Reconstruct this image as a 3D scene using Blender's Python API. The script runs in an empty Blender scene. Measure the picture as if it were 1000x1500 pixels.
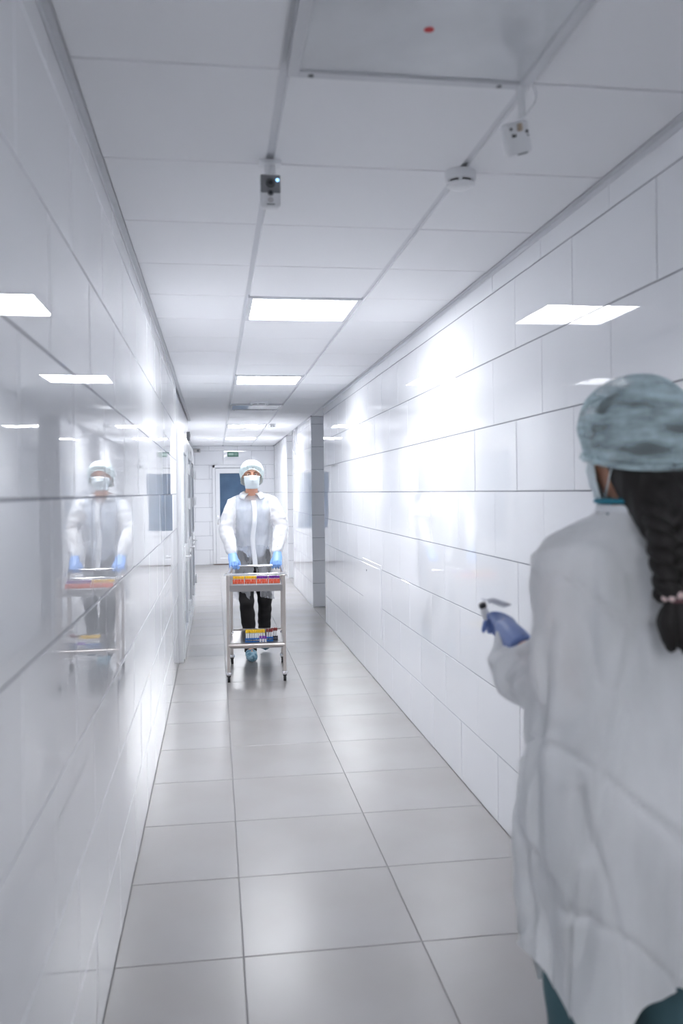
import bpy, bmesh, math, random
from mathutils import Vector, Matrix, noise
from mathutils.bvhtree import BVHTree
random.seed(7)
PI = math.pi
SC = bpy.context.scene
COL = SC.collection

# ------------------------------------------------------------------ camera, world, exposure
H = 1.53                      # camera height
CZ = 2.53                     # ceiling height
XL, XR = -0.34, 1.267         # corridor walls
FPX = 1277.0
cam_data = bpy.data.cameras.new('camera')
cam = bpy.data.objects.new('camera', cam_data); COL.objects.link(cam)
cam_data.sensor_fit = 'VERTICAL'; cam_data.sensor_height = 36.0; cam_data.sensor_width = 24.0
cam_data.lens = FPX / 1500 * 36
cam_data.shift_y = -30.2 / 1500
cam_data.clip_start = 0.02
cam.matrix_world = (Matrix.Translation((0, 0, H)) @ Matrix.Rotation(-math.atan(185 / FPX), 4, 'Z')
                    @ Matrix.Rotation(PI / 2, 4, 'X') @ Matrix.Rotation(-0.0119, 4, 'Z'))
cam_data.dof.use_dof = True
cam_data.dof.focus_distance = 7.6
cam_data.dof.aperture_fstop = 2.8
SC.camera = cam
world = bpy.data.worlds.new('world'); SC.world = world
world.use_nodes = True
world.node_tree.nodes['Background'].inputs[0].default_value = (0.7, 0.8, 1, 1)
world.node_tree.nodes['Background'].inputs[1].default_value = 0.05
SC.view_settings.view_transform = 'Standard'; SC.view_settings.look = 'None'
SC.view_settings.gamma = 1; SC.view_settings.use_curve_mapping = False
SC.view_settings.exposure = 1.45
SC.cycles.diffuse_bounces = 8
LAMP_STRENGTH = 12.0          # panels near the camera
FAR_STRENGTH = 20.0           # the bulb-type fittings farther down
LAMP_COLOR = (0.945, 0.965, 1.0)

# ------------------------------------------------------------------ materials
MATS = {}
def mat(name, color, rough=0.5, metal=0.0, **kw):
    if name in MATS: return MATS[name]
    m = bpy.data.materials.new(name); m.use_nodes = True
    nt = m.node_tree; b = nt.nodes['Principled BSDF']
    b.inputs['Base Color'].default_value = (*color, 1)
    b.inputs['Roughness'].default_value = rough
    b.inputs['Metallic'].default_value = metal
    for k, v in kw.items():
        if k == 'coat': b.inputs['Coat Weight'].default_value = v
        if k == 'alpha': b.inputs['Alpha'].default_value = v
        if k == 'emit': b.inputs['Emission Color'].default_value = (*v[0], 1); b.inputs['Emission Strength'].default_value = v[1]
        if k == 'trans': b.inputs['Transmission Weight'].default_value = v
        if k == 'sheen': b.inputs['Sheen Weight'].default_value = v
        if k == 'sss': b.inputs['Subsurface Weight'].default_value = v; b.inputs['Subsurface Radius'].default_value = (.01, .005, .003)
        if k == 'ior': b.inputs['IOR'].default_value = v
    nz = kw.get('noise')          # (scale, color2, lo, hi) : mottling of the base colour
    if nz:
        tc = nt.nodes.new('ShaderNodeTexCoord'); n = nt.nodes.new('ShaderNodeTexNoise'); r = nt.nodes.new('ShaderNodeValToRGB')
        n.inputs['Scale'].default_value = nz[0]; n.inputs['Detail'].default_value = 5
        r.color_ramp.elements[0].position = nz[2]; r.color_ramp.elements[1].position = nz[3]
        r.color_ramp.elements[0].color = (*color, 1); r.color_ramp.elements[1].color = (*nz[1], 1)
        nt.links.new(tc.outputs['Object'], n.inputs['Vector']); nt.links.new(n.outputs['Fac'], r.inputs['Fac'])
        nt.links.new(r.outputs['Color'], b.inputs['Base Color'])
    bp = kw.get('bump')           # (scale, strength, distance, world?)
    if bp:
        n = nt.nodes.new('ShaderNodeTexNoise'); n.inputs['Scale'].default_value = bp[0]; n.inputs['Detail'].default_value = 3
        g = nt.nodes.new('ShaderNodeNewGeometry' if len(bp) > 3 else 'ShaderNodeTexCoord')
        nt.links.new(g.outputs['Position' if len(bp) > 3 else 'Object'], n.inputs['Vector'])
        u = nt.nodes.new('ShaderNodeBump'); u.inputs['Strength'].default_value = bp[1]; u.inputs['Distance'].default_value = bp[2]
        nt.links.new(n.outputs['Fac'], u.inputs['Height']); nt.links.new(u.outputs['Normal'], b.inputs['Normal'])
    MATS[name] = m
    return m

def sheer(name, color, a_lo, a_hi, scale=(8, 8, 8), rough=0.7, trans=0.25):
    """thin non-woven fabric: denser and thinner patches let more or less through"""
    m = bpy.data.materials.new(name); m.use_nodes = True
    nt = m.node_tree; b = nt.nodes['Principled BSDF']; out = nt.nodes['Material Output']
    b.inputs['Base Color'].default_value = (*color, 1); b.inputs['Roughness'].default_value = rough
    b.inputs['Specular IOR Level'].default_value = 0.25
    tc = nt.nodes.new('ShaderNodeTexCoord'); mp = nt.nodes.new('ShaderNodeMapping'); n = nt.nodes.new('ShaderNodeTexNoise')
    mp.inputs['Scale'].default_value = scale
    n.inputs['Scale'].default_value = 1; n.inputs['Detail'].default_value = 4
    mr = nt.nodes.new('ShaderNodeMapRange'); mr.inputs['From Min'].default_value = .35; mr.inputs['From Max'].default_value = .65
    mr.inputs['To Min'].default_value = a_lo; mr.inputs['To Max'].default_value = a_hi
    nt.links.new(tc.outputs['Object'], mp.inputs['Vector']); nt.links.new(mp.outputs['Vector'], n.inputs['Vector'])
    nt.links.new(n.outputs['Fac'], mr.inputs['Value'])
    tr = nt.nodes.new('ShaderNodeBsdfTranslucent'); tr.inputs['Color'].default_value = (*color, 1)
    mx = nt.nodes.new('ShaderNodeMixShader'); mx.inputs['Fac'].default_value = trans
    tp = nt.nodes.new('ShaderNodeBsdfTransparent')
    mx2 = nt.nodes.new('ShaderNodeMixShader')
    nt.links.new(b.outputs['BSDF'], mx.inputs[1]); nt.links.new(tr.outputs['BSDF'], mx.inputs[2])
    nt.links.new(mr.outputs['Result'], mx2.inputs['Fac'])
    nt.links.new(tp.outputs['BSDF'], mx2.inputs[1]); nt.links.new(mx.outputs['Shader'], mx2.inputs[2])
    nt.links.new(mx2.outputs['Shader'], out.inputs['Surface'])
    MATS[name] = m
    return m

M_TILE = mat('glazed_white_tile', (.855, .865, .89), .012, bump=(3.2, .06, .0035, 1))
M_GROUT = mat('grey_grout', (.20, .21, .25), .8)
M_FLOOR = mat('floor_tile', (.380, .362, .354), .27, noise=(1.7, (.418, .406, .404), .3, .7), bump=(60, .05, .001, 1))
M_FGROUT = mat('floor_grout', (.30, .295, .30), .8)
M_CEIL = mat('ceiling_tile', (.89, .895, .915), .85, bump=(90, .08, .001, 1))
M_TBAR = mat('ceiling_bar', (.76, .77, .80), .5)
M_TRIM = mat('white_trim', (.66, .67, .70), .45)
M_WHITE = mat('white_plastic', (.82, .83, .85), .35)
M_UPVC = mat('white_upvc', (.85, .86, .88), .22)
M_DARK = mat('dark_plastic', (.015, .016, .02), .3)
M_GREY = mat('grey_plastic', (.16, .165, .18), .4)
M_STEEL = mat('brushed_steel', (.66, .61, .58), .32, 1.0)
M_SHEET = mat('steel_sheet', (.52, .50, .50), .28, 1.0)
M_CHROME = mat('chrome', (.8, .8, .82), .12, 1.0)
M_RUBBER = mat('black_rubber', (.02, .02, .022), .6)
M_BGLASS = mat('blue_window_glass', (.075, .13, .22), .06, coat=.5, noise=(2.5, (.10, .17, .27), .35, .65))
M_SKIN = mat('skin', (.66, .36, .25), .5, sss=.15)
M_GLOVE = mat('blue_nitrile', (.22, .40, .80), .42)
M_BLACKCLOTH = mat('black_trousers', (.012, .011, .012), .9)
M_TEAL = mat('teal_scrubs', (.02, .11, .15), .85)
M_SHIRT = mat('pale_shirt', (.60, .66, .76), .9)
M_HAIR = mat('dark_hair', (.008, .006, .005), .6, bump=(120, .5, .002))
M_MASK = mat('mask_fabric', (.74, .82, .85), .8)
M_COAT = sheer('sheer_white_coat', (.88, .90, .93), .36, .62, (7, 7, 3), trans=.15)
M_SLEEVE = sheer('dense_white_sleeve', (.89, .905, .93), .90, .99, (7, 7, 3), trans=.12)
M_SKIRT = sheer('thin_coat_skirt', (.86, .88, .92), .22, .46, (9, 9, 3), trans=.15)
M_GOWN = sheer('sheer_white_gown', (.91, .92, .935), .80, .98, (6, 6, 2.0), trans=.10)
M_CAPM = sheer('mint_cap_fabric', (.83, .93, .94), .80, .97, (22, 22, 22))
M_CAPW = sheer('teal_cap_fabric', (.70, .86, .90), .16, .82, (9, 9, 34), trans=.15)
M_SHOE = mat('patterned_shoe_cover', (.10, .24, .34), .45, noise=(26, (.36, .56, .66), .42, .58))

# ------------------------------------------------------------------ builders
class MB:
    def __init__(s): s.v = []; s.f = []
    def add(s, vs, fs):
        o = len(s.v); s.v += [tuple(p) for p in vs]; s.f += [tuple(i + o for i in f) for f in fs]; return s
    def box(s, c, d, m=None):
        vs = [Vector((x * d[0] / 2, y * d[1] / 2, z * d[2] / 2)) for x in (-1, 1) for y in (-1, 1) for z in (-1, 1)]
        vs = [(m @ v if m else v) + Vector(c) for v in vs]
        return s.add(vs, [(0, 1, 3, 2), (4, 6, 7, 5), (0, 4, 5, 1), (2, 3, 7, 6), (0, 2, 6, 4), (1, 5, 7, 3)])
    def bevel_box(s, c, d, r, seg=2, m=None):
        bm = bmesh.new(); bmesh.ops.create_cube(bm, size=1)
        for v in bm.verts: v.co = Vector((v.co.x * d[0], v.co.y * d[1], v.co.z * d[2]))
        bmesh.ops.bevel(bm, geom=bm.edges[:], offset=r, segments=seg, affect='EDGES', profile=.5)
        bm.verts.index_update()
        s.add([(m @ v.co if m else v.co) + Vector(c) for v in bm.verts], [[v.index for v in f.verts] for f in bm.faces])
        bm.free(); return s
    def cyl(s, a, b, r0, r1=None, n=14):
        return s.tube([a, b], [r0, r0 if r1 is None else r1], n=n)
    def tube(s, path, radii, n=14, side=None, closed=True, dome=False):
        P = [Vector(p) for p in path]; R = [r if isinstance(r, tuple) else (r, r) for r in radii]
        if dome:      # rounded ends
            def ext(p, q, r):
                d = (p - q).normalized(); o = []
                for k in (.5, .85, 1.0):
                    c = math.sqrt(max(0, 1 - k * k)); o.append((p + d * (min(r) * k), (max(r[0] * c, .0006), max(r[1] * c, .0006))))
                return o
            h = ext(P[0], P[1], R[0])[::-1]; t = ext(P[-1], P[-2], R[-1])
            P = [x[0] for x in h] + P + [x[0] for x in t]; R = [x[1] for x in h] + R + [x[1] for x in t]
        rings = []; a = None
        for i, p in enumerate(P):
            t = (P[min(i + 1, len(P) - 1)] - P[max(i - 1, 0)]).normalized()
            if side is not None: a = Vector(side)
            elif a is None: a = Vector((1, 0, 0)) if abs(t.x) < .8 else Vector((0, 1, 0))
            a = (a - t * a.dot(t)).normalized(); b = t.cross(a)
            rings.append([p + a * (R[i][0] * math.cos(2 * PI * k / n)) + b * (R[i][1] * math.sin(2 * PI * k / n)) for k in range(n)])
        vs = [q for r in rings for q in r]; fs = []
        for i in range(len(P) - 1):
            for k in range(n):
                k2 = (k + 1) % n
                fs.append((i * n + k, i * n + k2, (i + 1) * n + k2, (i + 1) * n + k))
        if closed:
            fs.append(tuple(range(n))[::-1]); fs.append(tuple((len(P) - 1) * n + k for k in range(n)))
        return s.add(vs, fs)
    def ell(s, c, r, m=None, nu=20, nv=12):
        vs = []; fs = []
        for j in range(1, nv):
            t = PI * j / nv
            for i in range(nu):
                p = Vector((r[0] * math.sin(t) * math.cos(2 * PI * i / nu), r[1] * math.sin(t) * math.sin(2 * PI * i / nu), r[2] * math.cos(t)))
                vs.append((m @ p if m else p) + Vector(c))
        top = Vector((0, 0, r[2])); bot = Vector((0, 0, -r[2]))
        vs += [(m @ top if m else top) + Vector(c), (m @ bot if m else bot) + Vector(c)]
        T = len(vs) - 2; B = T + 1
        for i in range(nu):
            i2 = (i + 1) % nu
            fs.append((T, i, i2)); fs.append((B, (nv - 2) * nu + i2, (nv - 2) * nu + i))
            for j in range(nv - 2):
                fs.append((j * nu + i, (j + 1) * nu + i, (j + 1) * nu + i2, j * nu + i2))
        return s.add(vs, fs)
    def lathe(s, prof, c=(0, 0, 0), n=20):      # prof: (r, z)
        vs = []; fs = []
        for r, z in prof:
            for k in range(n): vs.append((c[0] + r * math.cos(2 * PI * k / n), c[1] + r * math.sin(2 * PI * k / n), c[2] + z))
        for i in range(len(prof) - 1):
            for k in range(n):
                k2 = (k + 1) % n; fs.append((i * n + k, i * n + k2, (i + 1) * n + k2, (i + 1) * n + k))
        fs.append(tuple(range(n))[::-1]); fs.append(tuple((len(prof) - 1) * n + k for k in range(n)))
        return s.add(vs, fs)
    def grid(s, rows, close=False):
        n = len(rows[0]); vs = [p for r in rows for p in r]; fs = []
        for i in range(len(rows) - 1):
            for k in range(n if close else n - 1):
                k2 = (k + 1) % n; fs.append((i * n + k, i * n + k2, (i + 1) * n + k2, (i + 1) * n + k))
        return s.add(vs, fs)
    def mesh(s, name):
        me = bpy.data.meshes.new(name); me.from_pydata(s.v, [], s.f); me.update()
        bm = bmesh.new(); bm.from_mesh(me); bmesh.ops.recalc_face_normals(bm, faces=bm.faces[:]); bm.to_mesh(me); bm.free()
        return me
    def build(s, name, m, parent=None, smooth=False, solid=0):
        return link(name, s.mesh(name), m, parent, smooth, solid)

def smooth_by_angle(me, ang=40):
    for p in me.polygons: p.use_smooth = True
    bm = bmesh.new(); bm.from_mesh(me)
    for e in bm.edges:
        e.smooth = not (len(e.link_faces) == 2 and e.calc_face_angle(0) > math.radians(ang))
    bm.to_mesh(me); bm.free()

def link(name, me, m, parent=None, smooth=False, solid=0):
    o = bpy.data.objects.new(name, me); COL.objects.link(o)
    if m and not me.materials: me.materials.append(m)
    if parent: o.parent = parent
    if smooth: smooth_by_angle(me)
    if solid:
        md = o.modifiers.new('thickness', 'SOLIDIFY'); md.thickness = solid; md.offset = 1
    return o

def tag(o, label, cat, group=None):
    o['label'] = label; o['category'] = cat
    if group: o['group'] = group
    return o
def thing(name, label, cat, loc=(0, 0, 0), rz=0, group=None):
    o = bpy.data.objects.new(name, None); COL.objects.link(o); o.empty_display_size = .05
    o.location = loc; o.rotation_euler = (0, 0, rz)
    return tag(o, label, cat, group)
def struct(o, label, cat=None):
    o['kind'] = 'structure'; o['label'] = label
    if cat: o['category'] = cat
    return o
def copy_tree(o, parent=None):
    c = o.copy(); COL.objects.link(c); c.parent = parent
    for ch in list(o.children): copy_tree(ch, c)
    return c

def blob(name, mb, voxel, m, parent, it=6, disp=None, cut=None, fac=.5, hem=None, extra=(), region=None):
    """one continuous surface grown over overlapping volumes"""
    me = mb.mesh(name + '_src')
    t = bpy.data.objects.new('tmp', me); COL.objects.link(t)
    r = t.modifiers.new('r', 'REMESH'); r.mode = 'VOXEL'; r.voxel_size = voxel
    if it:
        s = t.modifiers.new('s', 'SMOOTH'); s.factor = fac; s.iterations = it
    dg = bpy.context.evaluated_depsgraph_get(); dg.update()
    out = bpy.data.meshes.new_from_object(t.evaluated_get(dg))
    bpy.data.objects.remove(t); bpy.data.meshes.remove(me)
    out.name = name
    if disp:
        out.update(); ns = [v.normal.copy() for v in out.vertices]
        for v, n in zip(out.vertices, ns): v.co += n * disp(v.co, n)
    if cut:
        bm = bmesh.new(); bm.from_mesh(out)
        bmesh.ops.delete(bm, geom=[f for f in bm.faces if cut(f.calc_center_median(), f.normal)], context='FACES')
        if hem:
            for e in bm.edges:
                if e.is_boundary:
                    for v in e.verts:
                        if v.co.z < 1: v.co.z = hem(v.co)
        bm.to_mesh(out); bm.free()
    out.materials.clear(); out.materials.append(m)
    if region:
        for x in extra: out.materials.append(x)
        for p in out.polygons: p.material_index = region(p.center)
    for p in out.polygons: p.use_smooth = True
    o = bpy.data.objects.new(name, out); COL.objects.link(o); o.parent = parent
    return o

# ------------------------------------------------------------------ room shell
PITCH = .302; Z0 = H - .008
JOINTS = [0.0] + [Z0 + PITCH * k for k in range(-4, 4)] + [CZ]
TILE_CACHE = {}
def tile_mesh(w, h):
    key = (round(w, 3), round(h, 3))
    if key not in TILE_CACHE:
        d, c = .008, .0012
        vs = [(-w/2, -d, -h/2), (w/2, -d, -h/2), (w/2, -d, h/2), (-w/2, -d, h/2)]
        vs += [(x, -c, z) for x, _, z in vs[:4]]
        vs += [(x - math.copysign(c, x), 0, z - math.copysign(c, z)) for x, _, z in vs[:4]]
        fs = [(i, (i+1) % 4, (i+1) % 4 + 4, i + 4) for i in range(4)] + [(i + 4, (i+1) % 4 + 4, (i+1) % 4 + 8, i + 8) for i in range(4)] + [(8, 9, 10, 11), (3, 2, 1, 0)]
        me = MB().add(vs, fs).mesh('tile'); me.materials.append(M_TILE); TILE_CACHE[key] = me
    return TILE_CACHE[key]

def tile_wall(parent, O, U, u0, u1, phase, blocks=(), tilt=.0011, joints=JOINTS):
    """brick-laid 60 x 30 tiles on a vertical plane; tile local +Y looks into the room"""
    U = Vector(U); rz = math.atan2(U.y, U.x)
    for r in range(len(joints) - 1):
        z0, z1 = joints[r], joints[r + 1]
        ph = (phase + .3 * (r % 2)) % .6
        cuts = [u0]; k = math.ceil((u0 - ph) / .6)
        while ph + k * .6 < u1 - 1e-6:
            if ph + k * .6 > u0 + .004: cuts.append(ph + k * .6)
            k += 1
        cuts.append(u1)
        for a, b in zip(cuts[:-1], cuts[1:]):
            segs = [(a, b)]
            for (p, q, s, t) in blocks:
                if t > z0 + .02 and s < z1 - .02:
                    segs = [x for (c, d) in segs for x in ((c, min(d, p)), (max(c, q), d)) if x[1] - x[0] > .01]
            for c, d in segs:
                w, h = d - c - .0036, z1 - z0 - .0042
                if w < .012: continue
                o = bpy.data.objects.new('tile', tile_mesh(w, h)); COL.objects.link(o); o.parent = parent
                o.location = Vector(O) + U * ((c + d) / 2) + Vector((0, 0, (z0 + z1) / 2))
                o.rotation_euler = (random.gauss(0, tilt), 0, rz + random.gauss(0, tilt))

def slab(name, x0, x1, y0, y1, z0, z1, m, label):
    o = MB().box(((x0+x1)/2, (y0+y1)/2, (z0+z1)/2), (x1-x0, y1-y0, z1-z0)).build(name, m)
    return struct(o, label)

YB, YE = -5.2, 18.8           # back end and far end of the corridor
DL0, DL1 = 7.97, 12.2         # run of doors in the left wall
A0, A1, A2, A3 = 10.16, 11.5, 14.35, 15.44   # side openings in the right wall
XL2 = -0.47
# floor
floor = slab('floor', -.9, 3.0, YB - .1, YE + .1, -.12, -.004, M_FGROUT, 'pale grey square floor tiles with thin grout lines')
FX = [XL, .049 * 1.53, .442 * 1.53, XR]
def fmesh(w, l, key={}):
    k = (round(w, 3), round(l, 3))
    if k not in key:
        c = .0012; d = .01
        vs = [(-w/2, -l/2, -d), (w/2, -l/2, -d), (w/2, l/2, -d), (-w/2, l/2, -d)]
        vs += [(x, y, -c) for x, y, _ in vs[:4]] + [(x - math.copysign(c, x), y - math.copysign(c, y), 0) for x, y, _ in vs[:4]]
        fs = [(i, (i+1) % 4, (i+1) % 4 + 4, i + 4) for i in range(4)] + [(i + 4, (i+1) % 4 + 4, (i+1) % 4 + 8, i + 8) for i in range(4)] + [(8, 9, 10, 11)]
        me = MB().add(vs, fs).mesh('floor_tile'); me.materials.append(M_FLOOR); key[k] = me
    return key[k]
def ftile(x0, x1, y0, y1):
    if x1 - x0 < .02 or y1 - y0 < .02: return
    o = bpy.data.objects.new('floor_tile', fmesh(x1 - x0 - .0035, y1 - y0 - .0035)); COL.objects.link(o); o.parent = floor
    o.location = ((x0+x1)/2, (y0+y1)/2, 0); o.rotation_euler = (random.gauss(0, .0004), random.gauss(0, .0004), 0)
fy = [2.891 + .6 * k for k in range(-14, 28)]
fy = [YB] + [y for y in fy if YB + .05 < y < YE - .05] + [YE]
for a, b in zip(fy[:-1], fy[1:]):
    left = XL2 if a > DL1 - .3 else XL
    ftile(left, FX[1], a, b); ftile(FX[1], FX[2], a, b); ftile(FX[2], XR, a, b)
    for p, q in ((A0, A1), (A2, A3)):
        s, t = max(a, p), min(b, q)
        for k in range(3): ftile(XR + .6 * k, min(XR + .6 * (k + 1), 2.9), s, t)
# ceiling: bars, edge trims and lay-in tiles
ceil = slab('ceiling', -.9, 3.0, YB - .1, YE + .1, CZ + .012, CZ + .1, M_TBAR, 'suspended ceiling of white square tiles')
CX = [XL, .175, .775, XR]
cy = [2.06 + .6 * k for k in range(-12, 28)]
cy = [YB] + [y for y in cy if YB + .05 < y < YE - .05] + [YE]
OFF = [1.46, 9.86]; ON = [4.46, 7.46, 12.86, 15.86]; BEHIND = [-1.54]
lampY = OFF + ON + BEHIND
def cmesh(w, l, key={}):
    k = (round(w, 3), round(l, 3))
    if k not in key:
        c = .002
        vs = [(-w/2, -l/2, .012), (w/2, -l/2, .012), (w/2, l/2, .012), (-w/2, l/2, .012)]
        vs += [(x, y, c) for x, y, _ in vs[:4]] + [(x - math.copysign(c, x), y - math.copysign(c, y), 0) for x, y, _ in vs[:4]]
        fs = [(i, (i+1) % 4, (i+1) % 4 + 4, i + 4) for i in range(4)] + [(i + 4, (i+1) % 4 + 4, (i+1) % 4 + 8, i + 8) for i in range(4)] + [(8, 9, 10, 11)]
        me = MB().add(vs, fs).mesh('ceiling_tile'); me.materials.append(M_CEIL); key[k] = me
    return key[k]
def ctile(x0, x1, y0, y1):
    if x1 - x0 < .05 or y1 - y0 < .03: return
    o = bpy.data.objects.new('ceiling_tile', cmesh(x1 - x0, y1 - y0)); COL.objects.link(o); o.parent = ceil
    o.location = ((x0+x1)/2, (y0+y1)/2, CZ); o.rotation_euler = (random.gauss(0, .0012), random.gauss(0, .0012), 0)
for a, b in zip(cy[:-1], cy[1:]):
    left = XL2 if a > DL1 - .3 else XL
    y0, y1 = a + .004, b - .004
    ctile(left + .022, CX[1] - .012, y0, y1)
    if not any(abs(a - l) < .05 for l in lampY): ctile(CX[1] + .012, CX[2] - .012, y0, y1)
    ctile(CX[2] + .012, XR - .022, y0, y1)
    for p, q in ((A0, A1), (A2, A3)):
        s, t = max(a, p), min(b, q)
        for k in range(3):
            ctile(XR + .6 * k + .01, XR + .6 * (k + 1) - .004, s + .004, t - .004)
def trim(n, x, y0, y1, lab):
    o = MB().box((x, (y0+y1)/2, CZ - .002), (.02, y1 - y0, .004)).box((x + math.copysign(.009, x - .4), (y0+y1)/2, CZ - .012), (.002, y1 - y0, .02)).build('trim_%d' % n, M_TRIM)
    struct(o, lab)
trim(1, XL + .0105, YB, DL1, 'white angle trim along the ceiling edge on the left')
trim(2, XR - .0105, YB, A0, 'white angle trim along the ceiling edge on the right')
trim(3, XL2 + .0105, DL1, YE, 'white angle trim at the far left ceiling edge')
trim(4, XR - .0105, A1, A2, 'white angle trim at the far right ceiling edge')

# left wall
wl = slab('wall_left', XL - .25, XL - .003, YB - .1, DL0, 0, CZ + .01, M_GROUT, 'left wall of large glossy white tiles')
tile_wall(wl, (XL, 0, 0), (0, -1, 0), -DL0, -YB, .5)
wl2 = slab('wall_left_doors', XL - .25, XL - .02, DL0, DL1, 0, CZ + .01, M_UPVC, 'white wall section holding the row of doors')
wl3 = slab('wall_left_far', XL2 - .25, XL2 - .003, DL1, YE, 0, CZ + .01, M_GROUT, 'far stretch of the left wall in white tiles')
tile_wall(wl3, (XL2, 0, 0), (0, -1, 0), -YE, -DL1, .2)
# right wall
wr = slab('wall_right', XR + .003, XR + .25, YB - .1, A0, 0, CZ + .01, M_GROUT, 'right wall of large glossy white tiles in running bond')
tile_wall(wr, (XR, 0, 0), (0, 1, 0), YB, A0, .255)
wr2 = slab('wall_right_middle', XR + .003, XR + .25, A1 + .003, A2, 0, CZ + .01, M_GROUT, 'white tiled wall stretch beyond the side opening')
tile_wall(wr2, (XR, 0, 0), (0, 1, 0), A1, A2, .255)
tile_wall(wr2, (XR, A1, 0), (-1, 0, 0), -.252, 0, .1)
wr3 = slab('wall_right_far', XR + .003, XR + .25, A3 + .003, YE, 0, CZ + .01, M_GROUT, 'farthest white tiled wall stretch on the right')
tile_wall(wr3, (XR, 0, 0), (0, 1, 0), A3, YE, .255)
tile_wall(wr3, (XR, A3, 0), (-1, 0, 0), -.252, 0, .1)
for n, (p, q) in enumerate(((A0, A1), (A2, A3))):
    slab('wall_side_opening_%d' % (n + 1), 2.9, 3.0, p - .3, q + .3, 0, CZ + .01, M_TILE, 'white wall at the end of a side opening')
    slab('wall_side_return_%d' % (n + 1), XR + .25, 3.0, q + .003, q + .12, 0, CZ + .01, M_TILE, 'white return wall of a side opening')
    slab('wall_side_near_%d' % (n + 1), XR + .25, 3.0, p - .12, p, 0, CZ + .01, M_TILE, 'near return wall of a side opening')
# end walls
DX0, DX1, DZ = -.055, .90, 2.124     # far door opening
we = slab('wall_end', -.9, 3.0, YE + .003, YE + .25, 0, CZ + .01, M_GROUT, 'far end wall of white tiles around the glazed door')
tile_wall(we, (0, YE, 0), (-1, 0, 0), -XR, -XL2, .12, blocks=[(-DX1, -DX0, 0, DZ)])
wb = slab('wall_back', -.9, 3.0, YB - .25, YB, 0, CZ + .01, M_TILE, 'white wall closing the corridor behind the camera')

# far door
d1 = thing('door_1', 'white far door with blue upper glass', 'door', ((DX0+DX1)/2, YE, 0)); d1['kind'] = 'structure'
w = DX1 - DX0
fr = MB()
for s in (-1, 1): fr.bevel_box((s * (w/2 - .03), 0, DZ/2), (.06, .09, DZ), .006)
fr.bevel_box((0, 0, DZ - .03), (w, .09, .06), .006); fr.build('door_frame', M_UPVC, d1)
lf = MB(); lw = w - .13
for s in (-1, 1): lf.bevel_box((s * (lw/2 - .045), -.01, 1.03), (.09, .06, 2.04), .005)
for z, h in ((2.0, .11), (.68, .12), (.07, .14)): lf.bevel_box((0, -.01, z), (lw - .17, .058, h), .005)
lf.build('door_leaf', M_UPVC, d1)
MB().box((0, 0, 1.34), (lw - .16, .02, 1.22)).build('upper_pane', M_BGLASS, d1)
MB().box((0, 0, .38), (lw - .16, .022, .5)).build('lower_panel', M_UPVC, d1)
h = MB(); h.bevel_box((-lw/2 + .045, -.045, .95), (.03, .012, .2), .004); h.tube([(-lw/2 + .045, -.05, .97), (-lw/2 + .045, -.09, .97), (-lw/2 + .15, -.09, .97)], [.009, .009, .009], n=10)
h.build('door_handle', M_CHROME, d1, True)
MB().box((0, -.03, .008), (w, .1, .016)).build('door_sill', mat('brown_sill', (.12, .07, .05), .6), d1)

# row of doors on the left wall
def side_door(n, y0, y1, label):
    d = thing('door_%d' % n, label, 'door', (XL, (y0+y1)/2, 0)); d['kind'] = 'structure'
    w = y1 - y0; f = MB()
    for s in (-1, 1): f.bevel_box((.012, s * (w/2 - .035), 1.06), (.065, .07, 2.12), .006)
    f.bevel_box((.012, 0, 2.085), (.065, w - .13, .07), .006); f.build('door_frame', M_UPVC, d)
    lw = w - .15; l = MB()
    for s in (-1, 1): l.bevel_box((.03, s * (lw/2 - .05), 1.03), (.05, .10, 2.03), .006)
    for z, hh in ((1.98, .13), (.93, .16), (.10, .18)): l.bevel_box((.03, 0, z), (.048, lw - .19, hh), .005)
    l.build('door_leaf', M_UPVC, d)
    for z0, z1 in ((1.0, 1.92), (.18, .86)):
        MB().box((.03, 0, (z0+z1)/2), (.02, lw - .18, z1 - z0)).build('pane', M_BGLASS, d)
    h = MB(); h.bevel_box((.06, -lw/2 + .05, .93), (.012, .035, .22), .004)
    h.tube([(.06, -lw/2 + .05, .95), (.105, -lw/2 + .05, .95), (.105, -lw/2 + .17, .95)], [.01, .01, .01], n=10)
    h.build('door_handle', M_WHITE, d, True)
    for z in (1.78, 1.42, .36):
        g = MB(); g.bevel_box((.055, lw/2 + .005, z), (.03, .05, .11), .005); g.cyl((.07, lw/2 + .02, z - .06), (.07, lw/2 + .02, z + .06), .011, n=10)
        g.build('hinge', M_WHITE, d, True)
side_door(2, 7.98, 9.32, 'nearest white glazed door on the left wall, behind the mirror-like tiles')
side_door(3, 9.38, 10.72, 'middle one of three white glazed doors on the left wall')
side_door(4, 10.78, 12.16, 'farthest of the three white glazed doors on the left wall')

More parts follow.
